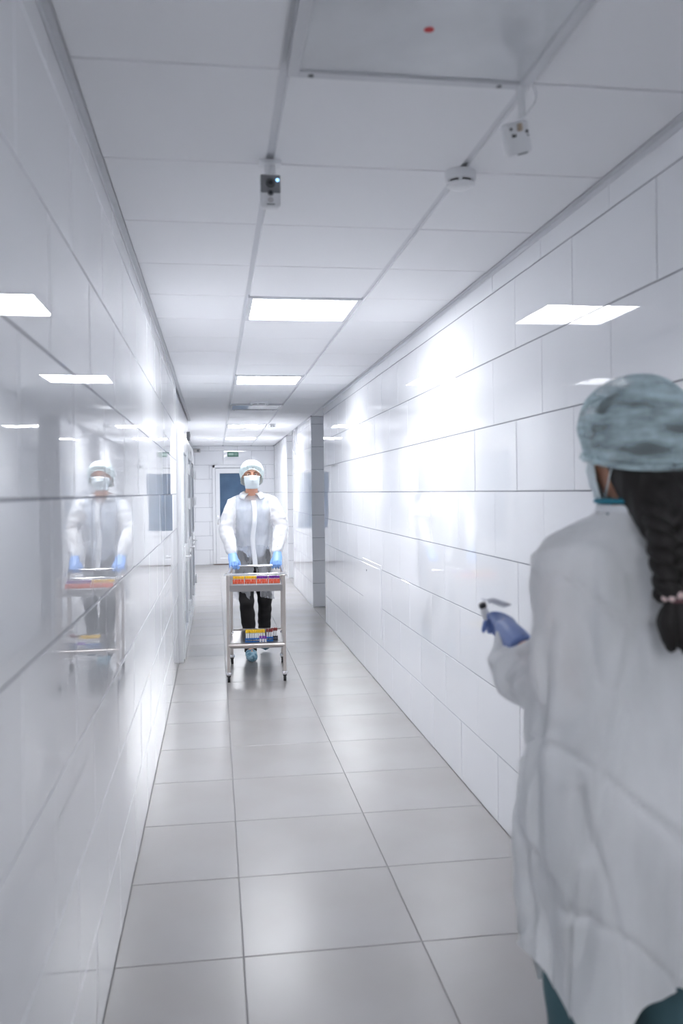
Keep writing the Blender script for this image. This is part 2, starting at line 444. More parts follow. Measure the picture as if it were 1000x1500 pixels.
# ------------------------------------------------------------------ ceiling lamps
def lamp_material(nm, st):
    m = bpy.data.materials.new(nm); m.use_nodes = True; nt = m.node_tree
    nt.nodes.remove(nt.nodes['Principled BSDF']); e = nt.nodes.new('ShaderNodeEmission')
    e.inputs['Color'].default_value = (*LAMP_COLOR, 1); e.inputs['Strength'].default_value = st
    nt.links.new(e.outputs['Emission'], nt.nodes['Material Output'].inputs['Surface']); return m
M_LIT = lamp_material('lit_diffuser', LAMP_STRENGTH); M_LIT_FAR = lamp_material('lit_diffuser_far', FAR_STRENGTH)
M_UNLIT = mat('unlit_diffuser', (.62, .64, .67), .12, noise=(6, (.66, .68, .71), .4, .6), bump=(4, .15, .002))
def lamp(y, lit, label, x=.475):
    t = thing('ceiling_panel_light', label, 'ceiling light', (x, y + .3, CZ), 0, 'square panel lights in the ceiling')
    f = MB(); s = .594
    z = -.014 if not lit else -.004
    for k in (-1, 1):
        f.bevel_box((k * (s/2 - .014), 0, z/2 + .002), (.028, s, .014 - z), .002, 1); f.bevel_box((0, k * (s/2 - .014), z/2 + .002), (s - .056, .028, .0138 - z), .002, 1)
    f.build('frame', M_TRIM, t)
    MB().box((0, 0, .003 if lit else -.0095), (s - .05, s - .05, .006)).build('diffuser', (M_LIT_FAR if y > 12 and x < 1 else M_LIT) if lit else M_UNLIT, t)
    if not lit:
        for x, yy in ((-.24, .283), (.22, .283), (-.24, -.283), (.22, -.283)):
            MB().lathe([(.007, 0), (.007, -.003), (.004, -.004)], (x, yy, z - .004), 10).build('screw', M_GREY, t, True)
    return t
for y, l in zip(ON, ('large bright panel light nearest in the ceiling, before the man', 'second lit ceiling panel, right above the man and trolley',
                     'third lit ceiling panel, just beyond the unlit far panel', 'smallest and farthest lit ceiling panel near the end wall')): lamp(y, True, l)
t = lamp(OFF[0], False, 'unlit glossy ceiling panel with a red sticker at the top')
MB().lathe([(.011, 0), (.011, -.0012)], (-.01, .06, -.0125), 18).build('sticker', mat('red_sticker', (.55, .02, .03), .5), t)
lamp(OFF[1], False, 'unlit grey ceiling panel far down between the lit panels')
for y in BEHIND: lamp(y, True, 'lit ceiling panel behind the camera')

# ------------------------------------------------------------------ fittings
def smoke_detector(x, y, r, label, fl=1.0):
    o = thing('smoke_detector', label, 'smoke detector', (x, y, CZ), 0, 'smoke detectors on the ceiling'); o.scale = (1, 1, fl)
    MB().lathe([(r, 0), (r, -r * .55), (r * .92, -r * .62)], n=28).build('base', M_WHITE, o, True)
    MB().lathe([(r * .84, -r * .60), (r * .84, -r * .78)], n=28).build('slot_ring', M_DARK, o, True)
    MB().lathe([(r * .90, -r * .76), (r * .86, -r * .92), (r * .6, -r * 1.04), (r * .2, -r * 1.08)], n=28).build('cover', M_WHITE, o, True)
    for k in range(6):
        a = k * PI / 3 + .25; MB().box((r * .87 * math.cos(a), r * .87 * math.sin(a), -r * .69), (.012, .012, r * .2), Matrix.Rotation(a, 3, 'Z')).build('rib', M_WHITE, o)
smoke_detector(.775, 2.66, .049, 'round white smoke detector with dark slots, nearest on the ceiling')
smoke_detector(.50, 9.70, .10, 'wide white detector on the ceiling before the unlit far panel', .4)
smoke_detector(.85, 12.8, .05, 'small distant detector beside the third lit panel')

# security camera facing the viewer
t = thing('security_camera', 'grey and white cube security camera facing forward with blue light', 'camera', (.176, 2.645, CZ), 0, 'cube cameras on the ceiling')
MB().bevel_box((0, 0, -.005), (.066, .05, .012), .003).build('mount_plate', M_WHITE, t)
MB().lathe([(.018, -.008), (.014, -.03), (.010, -.040), (.010, -.05)], n=16).build('stalk', M_WHITE, t, True)
B = MB(); Rx = Matrix.Rotation(math.radians(-6), 3, 'X'); cz = -.092
B.bevel_box((0, 0, cz), (.062, .034, .102), .010, 3, Rx); B.build('body', M_WHITE, t, True)
F = Vector((0, -.0178, 0))
def onf(x, z, d=0): return Rx @ Vector((x, -.0175 - d, z)) + Vector((0, 0, cz))
MB().bevel_box(onf(0, .020), (.059, .003, .056), .0012, 1, Rx).build('face_plate', mat('face_plate_grey', (.24, .245, .26), .5), t)
MB().tube([onf(0, .022, 0), onf(0, .022, .006)], [.0145, .0135], n=22).build('lens_ring', mat('lens_ring_grey', (.10, .105, .11), .3), t, True)
MB().tube([onf(0, .022, .005), onf(0, .022, .0075)], [.008, .0065], n=18).build('lens', M_DARK, t, True)
MB().tube([onf(0, -.008, 0), onf(0, -.008, .003)], [.0095, .0085], n=18).build('sensor_ring', M_GREY, t, True)
MB().tube([onf(0, -.008, .002), onf(0, -.008, .004)], [.006, .005], n=16).build('sensor', M_DARK, t, True)
MB().tube([onf(.021, .032, .001), onf(.021, .032, .003)], [.0055, .0045], n=14).build('status_light', mat('blue_led', (.15, .35, .7), .3, emit=((.25, .55, 1), 1.2)), t, True)
MB().tube([onf(0, -.030, -.001), onf(0, -.030, .0008)], [.0085, .0085], n=20).build('speaker', mat('speaker_grille', (.55, .54, .55), .6), t)
MB().box(onf(0, -.044, .0003), (.024, .0012, .0026), Rx).build('name_mark', M_GREY, t)
MB().tube([(.014, .004, -.075), (.015, .004, -.06), (.016, .01, -.02), (.016, .012, 0)], [.0015] * 4, n=6).build('cable', M_WHITE, t)
# security camera seen from behind
t = thing('security_camera', 'white cube security camera seen from behind with loose cable', 'camera', (.752, 2.045, CZ), 0, 'cube cameras on the ceiling')
MB().bevel_box((0, 0, -.004), (.062, .05, .009), .003).build('mount_plate', M_WHITE, t)
MB().lathe([(.016, -.006), (.013, -.03), (.009, -.042), (.009, -.09)], n=16).build('stalk', M_WHITE, t, True)
R2 = Matrix.Rotation(math.radians(-18), 3, 'Y') @ Matrix.Rotation(math.radians(24), 3, 'X')
c2 = Vector((-.010, .012, -.138))
MB().bevel_box(c2, (.066, .034, .078), .010, 3, R2).build('body', M_WHITE, t, True)
def onb(x, z, d=0): return R2 @ Vector((x, -.0172 - d, z)) + c2
for x, z, a, b in ((-.018, .026, .006, .006), (-.012, .010, .011, .008), (.022, .012, .006, .007), (.024, .003, .004, .003)):
    MB().box(onb(x, z), (a, .002, b), R2).build('socket', M_DARK, t)
MB().bevel_box(onb(.004, .026, .003), (.012, .008, .018), .002, 1, R2).build('bracket', mat('tan_bracket', (.45, .36, .27), .5), t)
MB().box(onb(.004, -.036), (.026, .001, .003), R2).build('name_mark', M_GREY, t)
MB().tube([(.038, .025, 0), (.042, .01, -.03), (.030, -.012, -.06), (.008, -.02, -.088), (-.016, -.02, -.115), onb(-.012, .012)], [.0022] * 6, n=8).build('cable', M_WHITE, t, True)

# exit sign
t = thing('exit_sign', 'small green exit sign high on the end wall', 'sign', (.385, YE, 2.352))
MB().bevel_box((0, -.012, 0), (.235, .024, .105), .004, 1).build('sign_box', mat('sign_green', (.08, .22, .16), .4), t)
MB().box((-.04, -.0245, 0), (.11, .002, .05)).build('sign_field', mat('sign_pale', (.42, .60, .52), .4), t)
for z in (.022, .0, -.02): MB().box((.062, -.0245, z), (.07, .002, .010)).build('sign_line', MATS['sign_pale'], t)
# small boxes high on the walls
t = thing('wall_sensor', 'small grey sensor box high on the left wall above the doors', 'sensor', (XL + .002, 10.9, 2.17))
MB().bevel_box((.02, 0, .06), (.04, .07, .11), .006).build('body', mat('sensor_grey', (.42, .43, .46), .5), t); MB().box((.041, 0, .07), (.003, .04, .04)).build('window', M_GREY, t)
t = thing('wall_speaker', 'small pale box in the upper left corner of the end wall', 'speaker', (-.37, YE, 2.43))
MB().bevel_box((0, -.03, 0), (.14, .06, .08), .008).build('body', mat('beige_box', (.50, .48, .47), .5), t); MB().box((.02, -.061, 0), (.05, .003, .05)).build('grille', M_GREY, t)
# access hatch
t = thing('access_hatch', 'flush white access hatch low in the right wall tiles', 'hatch', (XR, 7.06, .66))
M_HATCH = mat('hatch_enamel', (.86, .87, .895), .06)
MB().bevel_box((-.001, 0, 0), (.005, .84, .58), .001, 1).build('hatch_frame', M_HATCH, t)
MB().bevel_box((-.003, 0, -.008), (.004, .80, .53), .001, 1).build('hatch_door', M_HATCH, t)
MB().cyl((-.004, .22, .20), (-.008, .22, .20), .008, n=12).build('latch', M_GREY, t)
# loose cables
t = thing('hanging_cables', 'thin grey cables hanging at the ceiling on the far right wall', 'cable', (XR - .014, 13.5, CZ - .01))
for k, (y, l) in enumerate(((13.3, .26), (13.6, .40), (14.0, .30), (13.45, .2))):
    MB().tube([(0, y - 13.5, 0), (-.012, y - 13.48, -l * .5), (-.006, y - 13.52, -l)], [.006] * 3, n=6).build('cable', mat('cable_grey', (.40, .41, .44), .5), t, True)

# ------------------------------------------------------------------ trolley
TR = thing('lab_trolley', 'stainless steel two-tier trolley on casters pushed by the man', 'trolley', (.337, 7.45, 0), math.radians(-3))
hw, hd = .225, .385
for sx in (-1, 1):
    for sy in (-1, 1):
        MB().bevel_box((sx * hw, sy * hd, .475), (.026, .026, .78), .004).build('leg', M_STEEL, TR)
        x, y = sx * hw, sy * hd
        cst = MB().lathe([(.010, .088), (.020, .084), (.024, .070), (.022, .058)], (x, y, 0), 18).build('caster', M_CHROME, TR, True)
        MB().tube([(x - .011, y + .012, .030), (x + .011, y + .012, .030)], [.030, .030], n=22).build('wheel', M_RUBBER, cst, True)
        MB().bevel_box((x, y + .006, .056), (.032, .03, .02), .003).build('fork', M_RUBBER, cst)
for sy, nm, zr, xr in ((-1, 'front_rail', .868, .245), (1, 'rear_rail', .785, .22)):
    MB().tube([(-xr, sy * hd, zr), (xr, sy * hd, zr)], [.0115] * 2, n=14, dome=True).build(nm, M_CHROME, TR, True)
for sx in (-1, 1): MB().tube([(sx * hw, -hd, .865), (sx * hw, hd, .865)], [.010] * 2, n=12).build('side_rail', M_STEEL, TR, True)
def tray(nm, z, lip, drop):
    b = MB(); a, c = hw - .012, hd - .012
    b.box((0, 0, z), (2 * a, 2 * c, .003))
    for s in (-1, 1):
        b.box((0, s * c, z + (lip - drop) / 2), (2 * a, .003, lip + drop)); b.box((s * a, 0, z + (lip - drop) / 2), (.003, 2 * c, lip + drop))
    b.build(nm, M_SHEET, TR)
tray('upper_tray', .738, .042, .008); tray('lower_tray', .300, .014, .03)
for s in (-1, 1):
    MB().tube([(-hw, s * hd, .298), (hw, s * hd, .298)], [.017] * 2, n=14).build('shelf_rail', M_STEEL, TR, True)
    MB().tube([(s * (hw - .012), .02, .335), (s * (hw - .028), .02, .335)], [.011, .009], n=12).build('bolt', M_CHROME, TR, True)
hy = .44
MB().tube([(-hw, hd - .01, .80), (-hw, hd + .03, .84), (-hw, hy, .865), (-hw + .02, hy, .868), (hw - .02, hy, .868), (hw, hy, .865), (hw, hd + .03, .84), (hw, hd - .01, .80)], [.011] * 8, n=12).build('push_handle', M_CHROME, TR, True)

ROT = Matrix.Rotation(math.radians(-3), 4, 'Z')
def tl(x, y, z): return Matrix.Translation((.337, 7.45, 0)) @ ROT @ Vector((x, y, z))
CAPS = {'red': mat('red_cap', (.78, .13, .06), .4), 'yellow': mat('yellow_cap', (.95, .62, .02), .4), 'purple': mat('purple_cap', (.20, .04, .38), .4), 'dark red': mat('dark_red_cap', (.24, .03, .03), .4)}
M_TUBE = mat('clear_tube', (.80, .82, .84), .15, alpha=.55); M_PAPER = mat('paper_label', (.85, .85, .85), .7)
M_BLOOD = mat('blood_red', (.30, .015, .02), .3)
TUBES = {}
def sample_tube(color, r, L, x, y, z, group, where):
    key = (color, r, L)
    if key not in TUBES:
        t = thing('sample_tube', '', 'tube', (0, 0, 0))
        MB().lathe([(r * .4, 0), (r * .85, r * .4), (r, r), (r, L)], n=10).build('tube_body', M_TUBE, t, True)
        MB().lathe([(r * .8, .003), (r * .8, L * .5)], n=8).build('contents', M_BLOOD, t, True)
        MB().lathe([(r * 1.04, L * .30), (r * 1.04, L * .88)], n=10).build('paper_label', M_PAPER, t, True)
        MB().lathe([(r * 1.25, L * .93), (r * 1.3, L + .004), (r * 1.25, L + .016), (r * .9, L + .019)], n=12).build('cap', CAPS[color], t, True)
        TUBES[key] = t; o = t
    else: o = copy_tree(TUBES[key])
    o.location = tl(x, y, z); o.rotation_euler = (random.gauss(0, .02), random.gauss(0, .02), random.random() * 6)
    o['label'] = 'sample tube with %s cap in %s' % (color, where); o['group'] = group
def rack(x, y, z, w, d, h, m, label, group):
    t = thing('tube_rack', label, 'rack', tl(x, y, z), math.radians(-3), group)
    MB().bevel_box((0, 0, .004), (w, d, .008), .002, 1).build('base', m, t)
    for s in (-1, 1): MB().bevel_box((s * (w/2 - .002), 0, h/2), (.004, d, h), .001, 1).build('end_plate', m, t)
    p = MB().bevel_box((0, -d/2 + .002, h - .006), (w, .003, .012), .001, 1).bevel_box((0, d/2 - .002, h - .006), (w, .003, .012), .001, 1)
    p.bevel_box((0, 0, h - .006), (w, .002, .008), .0008, 1); p.build('grid_plate', m, t)
SIDE = ['far left', 'centre left', 'centre right', 'far right']
M_RACKW = mat('white_rack', (.78, .80, .82), .4); M_RACKB = mat('blue_rack', (.02, .16, .50), .4); M_RACKK = mat('black_rack', (.02, .02, .03), .5)
for k in range(4):
    xc = -.145 + .0985 * k
    wh = 'the %s front rack of the upper tray' % SIDE[k]; g = 'red-capped tubes, %s front rack' % SIDE[k]
    rack(xc, -.22, .741, .094, .036, .035, M_RACKW, 'white tube rack, %s of the front row on the upper tray' % SIDE[k], 'racks on the upper tray')
    for row in range(2):
        for i in range(7): sample_tube('red', .0050, .030 + .014 * row, xc - .0395 + .0132 * i, -.228 + .016 * row, .750, g, wh)
    col = 'yellow' if k < 2 else 'purple'
    rack(xc, -.10, .741, .094, .036, .055, M_RACKW, 'white tube rack, %s of the rear row on the upper tray' % SIDE[k], 'racks on the upper tray')
    for row in range(2):
        for i in range(7): sample_tube(col, .0050, .062 + .004 * row, xc - .0395 + .0132 * i, -.108 + .016 * row, .750, '%s-capped tubes, %s rear rack' % (col, SIDE[k]), 'the %s rear rack of the upper tray' % SIDE[k])
LZ = .3025
rack(-.012, -.255, LZ, .165, .050, .034, M_RACKB, 'blue tube rack full of yellow caps on the lower tray', 'racks on the lower tray')
for row in range(2):
    for i in range(9): sample_tube('yellow', .0068, .072, -.083 + .0178 * i, -.267 + .022 * row, LZ + .009, 'yellow-capped tubes on the lower tray', 'the blue rack on the lower tray')
rack(.105, -.215, LZ, .062, .045, .034, M_RACKB, 'small blue tube rack beside the yellow caps on the lower tray', 'racks on the lower tray')
rack(.145, -.165, LZ, .060, .040, .030, M_RACKK, 'small black tube rack at the right on the lower tray', 'racks on the lower tray')
for i in range(3): sample_tube('dark red', .0068, .070, .087 + .018 * i, -.222, LZ + .009, 'dark red tubes in blue rack', 'the small blue rack on the lower tray')
for i in range(3): sample_tube('dark red', .0068, .070, .127 + .018 * i, -.165, LZ + .009, 'dark red tubes in black rack', 'the black rack on the lower tray')
for i in range(3): sample_tube('purple', .0072, .042, .030 + .0215 * i, -.335, LZ - .0005, 'purple tubes standing loose', 'front of the blue rack, loose on the lower tray')

# ------------------------------------------------------------------ people
V = Vector
def fold(sc, amp, seed):
    o = V((seed * 7.3, seed * 3.1, seed * 1.7))
    return lambda p: amp * noise.noise(V((p.x * sc[0], p.y * sc[1], p.z * sc[2])) + o)

def head_volume(mb, c, f, neck_base, s=1.0):
    """skull, jaw, nose, brow, ears and neck; c = head centre, f = facing direction"""
    f = V(f).normalized(); up = V((0, 0, 1)); r = f.cross(up).normalized(); up = r.cross(f).normalized()
    Mx = Matrix((r, f, up)).transposed()
    def q(x, y, z): return V(c) + Mx @ V((x * s, y * s, z * s))
    mb.ell(q(0, -.01, .035), (.074 * s, .094 * s, .085 * s), Mx)
    mb.ell(q(0, .022, -.045), (.058 * s, .066 * s, .075 * s), Mx)
    mb.ell(q(0, .050, -.088), (.030 * s, .030 * s, .022 * s), Mx)
    mb.tube([q(0, .084, .012), q(0, .098, -.012), q(0, .108, -.030)], [.008 * s, .010 * s, .013 * s], n=10, dome=True)
    for k in (-1, 1):
        mb.tube([q(k * .012, .084, .026), q(k * .045, .074, .026)], [.010 * s, .008 * s], n=8, dome=True)
        mb.ell(q(k * .076, -.006, -.008), (.010 * s, .020 * s, .031 * s), Mx)
        mb.ell(q(k * .036, .066, -.028), (.022 * s, .016 * s, .018 * s), Mx)
    mb.tube([q(-.018, .088, -.062), q(.018, .088, -.062)], [.008 * s] * 2, n=8, dome=True)
    mb.tube([V(neck_base), (V(neck_base) + q(0, -.015, -.06)) / 2, q(0, -.012, -.03)], [.064 * s, .056 * s, .056 * s], n=16)
    return q, Mx

def bouffant(name, c, f, R, parent, m, front_z, back_z, seed, folds=26, amp=.028, solid=.0012, sag=0):
    """gathered non-woven cap: crown, pleats growing towards an elastic rim with a small ruffle"""
    f = V(f).normalized(); r = V((f.y, -f.x, 0)).normalized(); rows = []
    NU, NV = 150, 40
    for j in range(NV + 1):
        v = j / NV; row = []
        for i in range(NU):
            a = 2 * PI * i / NU; ca, sa = math.cos(a), math.sin(a)      # ca: facing
            rim = back_z + (front_z - back_z) * ((1 + ca) / 2) ** 1.7
            top = R[2]
            ph = min(v / .93, 1) * PI / 2 * 1.05
            rad = math.sin(min(ph, PI / 2)) ** .85
            z = rim + (top - rim) * max(0, math.cos(ph)) ** .8
            if v > .70: rad *= 1 - .17 * math.sin((v - .70) / .23 * PI / 2) ** 2 if v < .93 else (1 - .17 + .06 * (v - .93) / .07)
            if v > .93: z = rim - .014 * (v - .93) / .07
            n1 = noise.noise(V((ca * 2.2 + seed, sa * 2.2, v * 1.6))); n2 = noise.noise(V((ca * 6 + seed, sa * 6, v * 5)))
            w = amp * (.25 + .9 * v)
            rad *= 1 + w * (.8 * math.sin(folds * a + 5 * n1 + 3 * v) + 1.5 * n2) + .03 * n1
            rear = max(0, -ca)
            row.append(V(c) + f * (R[1] * rad * ca * (1 + sag * rear)) + r * (R[0] * rad * sa) + V((0, 0, z - sag * .05 * rear * math.sin(v * PI))))
        rows.append(row)
    return MB().grid(rows, True).build(name, m, parent, solid=solid).data

def smooth_all(o):
    for p in o.polygons: p.use_smooth = True

def mask(name, q, parent):
    rows = []
    for j in range(13):
        v = j / 12; row = []
        for i in range(25):
            u = -1 + i / 12; a = u * 1.28
            z = -.010 - v * .114 + .012 * (1 - abs(u)) * (1 - v)
            wdt = .074 - .016 * v
            bulge = .100 + .022 * math.exp(-((v - .35) / .3) ** 2) * math.exp(-(u / .35) ** 2) - .018 * max(0, v - .6) / .4
            pleat = .0022 * math.sin(v * 24) * (1 - abs(u) ** 2)
            row.append(q(wdt * math.sin(a) * 1.05, (bulge + pleat) * math.cos(a) ** .75 + .012 * (1 - math.cos(a)), z))
        rows.append(row)
    o = MB().grid(rows).build(name, M_MASK, parent, True, solid=.002)
    for k in (-1, 1):
        lp = MB()
        lp.tube([q(k * .070, .036, -.004), q(k * .080, .010, .012), q(k * .084, -.024, .010)], [.0018] * 3, n=6)
        lp.tube([q(k * .084, -.024, .010), q(k * .075, .0, -.045), q(k * .056, .036, -.105)], [.0018] * 3, n=6)
        blob_loop = lp.build('ear_loop', M_MASK, o)
    return o

def eyes(q, Mx, parent, cap_white=True):
    for k in (-1, 1):
        e = MB().ell(q(k * .031, .071, .006), (.0125, .0125, .0105), Mx, 16, 10).build('eye', mat('eye_white', (.72, .70, .68), .2), parent, True)
        MB().ell(q(k * .031, .0795, .006), (.0062, .005, .0062), Mx, 12, 8).build('iris', mat('brown_iris', (.05, .025, .015), .15), e, True)
        MB().tube([q(k * .014, .090, .024), q(k * .030, .090, .029), q(k * .050, .078, .024)], [(.0022, .0045), (.003, .005), (.001, .002)], n=8).build('eyebrow', mat('brow_hair', (.12, .06, .035), .8), parent, True)
        MB().tube([q(k * .017, .079, .013), q(k * .031, .0855, .0175), q(k * .046, .077, .013)], [.003, .0035, .003], n=8).build('eyelid', M_SKIN, parent, True)

# ---- the man with the trolley (local coordinates, facing -Y)
MAN = thing('person', 'man in white coat, pale cap and face mask pushing the trolley', 'person', (.335, 8.2, 0))
hc = V((0, -.12, 1.695)); ff = V((0, -1, -.10))
b = MB(); q, Mx = head_volume(b, hc, ff, (0, -.055, 1.47), 1.0)
SH = [V((-.185, -.04, 1.455)), V((.20, -.04, 1.465))]; EL = [V((-.238, -.08, 1.19)), V((.272, -.08, 1.20))]
WR = [V((-.188, -.225, .985)), V((.222, -.225, .985))]; HX = [-.178, .212]
HIP = [V((-.09, .05, .93)), V((.09, .05, .93))]; KN = [V((-.058, -.13, .50)), V((.112, -.02, .50))]; AN = [V((-.030, -.14, .10)), V((.125, .34, .19))]
TOE = [V((-.022, -.27, .035)), V((.125, .215, .05))]
b.tube([(0, .04, .86), (0, .04, .98), (0, .02, 1.12), (0, -.02, 1.28), (0, -.045, 1.40), (0, -.05, 1.48)], [(.15, .10), (.155, .105), (.135, .095), (.155, .11), (.165, .10), (.07, .06)], side=(1, 0, 0), n=24)
for k in range(2):
    b.tube([SH[k] + V((.07 * (1 - 2 * k), 0, -.02)), SH[k] + V((.022 * (1 - 2 * k), 0, -.045)), EL[k], (EL[k] + WR[k]) / 2, WR[k], WR[k] + V((0, -.05, -.05))], [.05, .052, .038, .037, .028, .026], n=14, dome=True)
    b.tube([HIP[k], (HIP[k] + KN[k]) / 2, KN[k], (KN[k] * .6 + AN[k] * .4), AN[k]], [.085, .072, .053, .05, .036], n=16, dome=True)
    b.tube([AN[k] + V((0, .03, -.03)), AN[k], TOE[k]], [.034, .036, .028], n=12, dome=True)
blob('body', b, .0055, M_SKIN, MAN, 5)
eyes(q, Mx, MAN)
mask('face_mask', q, MAN)
cm = bouffant('hair_cap', hc + V((0, .01, .0)), (0, -1, 0), (.116, .122, .135), MAN, M_CAPM, .058, -.09, 2.1, 30, .020); smooth_all(cm)
# hair edge under the cap is hidden; shirt, trousers, coat
s = MB(); s.tube([(0, .04, .93), (0, .03, 1.08), (0, -.015, 1.27), (0, -.045, 1.40), (0, -.05, 1.455)], [(.168, .118), (.155, .112), (.172, .124), (.178, .112), (.085, .075)], side=(1, 0, 0), n=24)
for k in range(2): s.tube([(0, -.045, 1.445), SH[k] + V((.03 * (1 - 2 * k), 0, -.02)), SH[k].lerp(EL[k], .35)], [(.07, .07), (.062, .062), (.052, .052)], n=16, dome=True)
blob('shirt', s, .009, M_SHIRT, MAN, 4)
p = MB(); p.tube([(0, .045, .84), (0, .045, .95), (0, .04, 1.02)], [(.16, .12), (.172, .124), (.160, .115)], side=(1, 0, 0), n=24)
for k in range(2):
    p.tube([HIP[k], (HIP[k] + KN[k]) / 2, KN[k], (KN[k] * .5 + AN[k] * .5), AN[k] + V((0, 0, -.035))], [.092, .084, .067, .064, .059], n=18)
blob('trousers', p, .0085, M_BLACKCLOTH, MAN, 4, lambda c, n: .010 * noise.noise(V((c.x * 9, c.y * 9, c.z * 16))))
b = MB()
b.tube([(0, -.055, 1.525), (0, -.05, 1.505), (0, -.045, 1.465), (0, -.035, 1.39), (0, -.02, 1.28), (0, .005, 1.14), (0, .02, 1.0), (-.005, .03, .86), (0, .02, .70), (.005, .01, .52)],
       [(.072, .066), (.105, .080), (.165, .108), (.198, .136), (.198, .150), (.190, .148), (.196, .158), (.205, .175), (.208, .19), (.200, .195)], side=(1, 0, 0), n=36)
for k in range(2):
    s = 1 - 2 * k
    b.tube([SH[k] + V((.085 * s, 0, -.010)), SH[k] + V((.012 * s, 0, -.035)), (SH[k] + EL[k]) / 2, EL[k], (EL[k] + WR[k]) / 2, WR[k] + V((0, .015, .015))], [.070, .070, .070, .066, .060, .050], n=18, dome=True)
fa = fold((9, 9, 3), .012, 1); fb = fold((26, 26, 11), .006, 2); fc = fold((14, 14, 30), .007, 4)
def cd(c, n): return (fa(c) + fb(c) + (fc(c) if abs(c.x) > .17 and c.z < 1.4 else 0)) * (1 if c.z < 1.46 else .3)
def chem(c): return .545 + .02 * math.sin(c.x * 20)
def ccut(c, n):
    gap = c.y < .05 and c.z < .88 and abs(c.x - .018) < (.88 - c.z) * .16
    return c.z < chem(c) or gap or (c.z > 1.512 and abs(c.x) < .06)
def sleeve(c):
    for k in range(2):
        for a, e in ((SH[k], EL[k]), (EL[k], WR[k])):
            t = max(0, min(1, (c - a).dot(e - a) / (e - a).length_squared))
            if (c - a.lerp(e, t)).length < .084 and abs(c.x) > .15: return 1
    return 2 if c.z < 1.035 + .02 * noise.noise(c * 14) else 0
coat = blob('lab_coat', b, .0075, M_COAT, MAN, 7, cd, ccut, extra=(M_SLEEVE, M_SKIRT), region=sleeve)
bv = BVHTree.FromPolygons([v.co.copy() for v in coat.data.vertices], [tuple(p.vertices) for p in coat.data.polygons])
rows = []
for j in range(40):
    z = 1.455 - j * .0155; xo = .012 + .01 * math.sin(j * .2); row = []
    for i in range(5):
        x = xo - .022 + .011 * i; h = bv.ray_cast(V((x, -.6, z)), V((0, 1, 0)))
        y = h[0].y if h[0] and h[0].y < 0 else (rows[-1][i].y if rows else -.17)
        row.append(V((x, y - .004 - (.003 if 0 < i < 4 else 0), z)))
    rows.append(row)
MB().grid(rows).build('placket', mat('white_fabric', (.86, .88, .91), .8), coat, True, solid=.002)
# collar
for k in (-1, 1):
    rows = []
    for j in range(12):
        a = (j / 11) * 2.75; fa_ = PI - a     # back (a=0) to front
        inner = V((k * .074 * math.sin(a), -.055 + .066 * math.cos(a), 1.548 - .030 * (j / 11) ** 2))
        drop = .045 + .022 * (j / 11) ** 3
        outer = V((k * (.116 * math.sin(a) + .028 * (j / 11) ** 3), -.05 + .098 * math.cos(a) - .012 * (j / 11), 1.548 - drop - .018 * (j / 11)))
        mid = (inner + outer) / 2 + V((k * .006 * math.sin(a), -.004, .010)); rows.append([inner, mid, outer])
    MB().grid(rows).build('collar', MATS['white_fabric'], coat, True, solid=.003)

def grip_hand(side, x0):
    """gloved hand over the push handle, side -1 = left in the picture (thumb towards the body's middle)"""
    k = 0 if side < 0 else 1; hb = V((x0, -.312, .868)); g = MB(); w = WR[k]
    kn = V((x0, -.318, .905))
    g.tube([w + V((0, .006, .008)), w, w * .45 + kn * .55, kn], [(.033, .031), (.036, .027), (.045, .022), (.043, .017)], side=(1, 0, 0), n=18, dome=True)
    for i in range(4):
        xx = x0 + (-.0335 + .0223 * i); L = (.92, 1.0, .97, .82)[i if side < 0 else 3 - i]
        g.tube([(xx, -.300, .908), (xx, -.328 - .002 * L, .900), (xx, -.342, .878), (xx, -.336, .855), (xx, -.318, .866 - .023 * L)], [.0098, .0098, .0092, .0088, .0078], n=12, dome=True)
    s = -side
    g.tube([(x0 + s * .028, -.262, .93), (x0 + s * .050, -.282, .902), (x0 + s * .056, -.300, .872), (x0 + s * .040, -.314, .848)], [.016, .0125, .0110, .0095], n=12, dome=True)
    o = blob('glove', g, .0032, M_GLOVE, MAN, 3)
    MB().tube([w + V((0, .012, .014)), w + V((0, .004, .006))], [.0345, .0345], n=20).build('cuff_roll', M_GLOVE, o, True)
for sd, x in ((-1, HX[0]), (1, HX[1])): grip_hand(sd, x)
w = WR[1] + V((0, .022, .026))
wt = MB().tube([w + V((0, .008, .009)), w + V((0, -.008, -.009))], [.0365] * 2, n=24).build('wristwatch', M_DARK, MAN, True)
MB().tube([w + V((.010, -.024, .020)), w + V((.013, -.032, .026))], [.019, .018], n=20).build('watch_face', M_CHROME, wt, True)
for k in range(2):
    s = MB(); a, t = AN[k], TOE[k]; heel = a + V((0, .035, -.045)) if k == 0 else a + V((0, .055, -.02))
    s.tube([a + V((0, .01, .045)), a], [.056, .055], n=18, dome=True)
    s.tube([heel, (heel + t) / 2 + V((0, -.01, .012)), t, t + V((0, -.03, -.006))], [(.043, .04), (.052, .044), (.053, .034), (.042, .026)], side=(1, 0, 0), n=18, dome=True)
    if k == 0:
        o = blob('shoe_cover', s, .005, M_SHOE, MAN, 3, lambda c, n: .005 * noise.noise(c * 45) + max(0, .004 - c.z) * .9)
    else: blob('shoe_cover', s, .005, M_SHOE, MAN, 3, lambda c, n: .005 * noise.noise(c * 45))

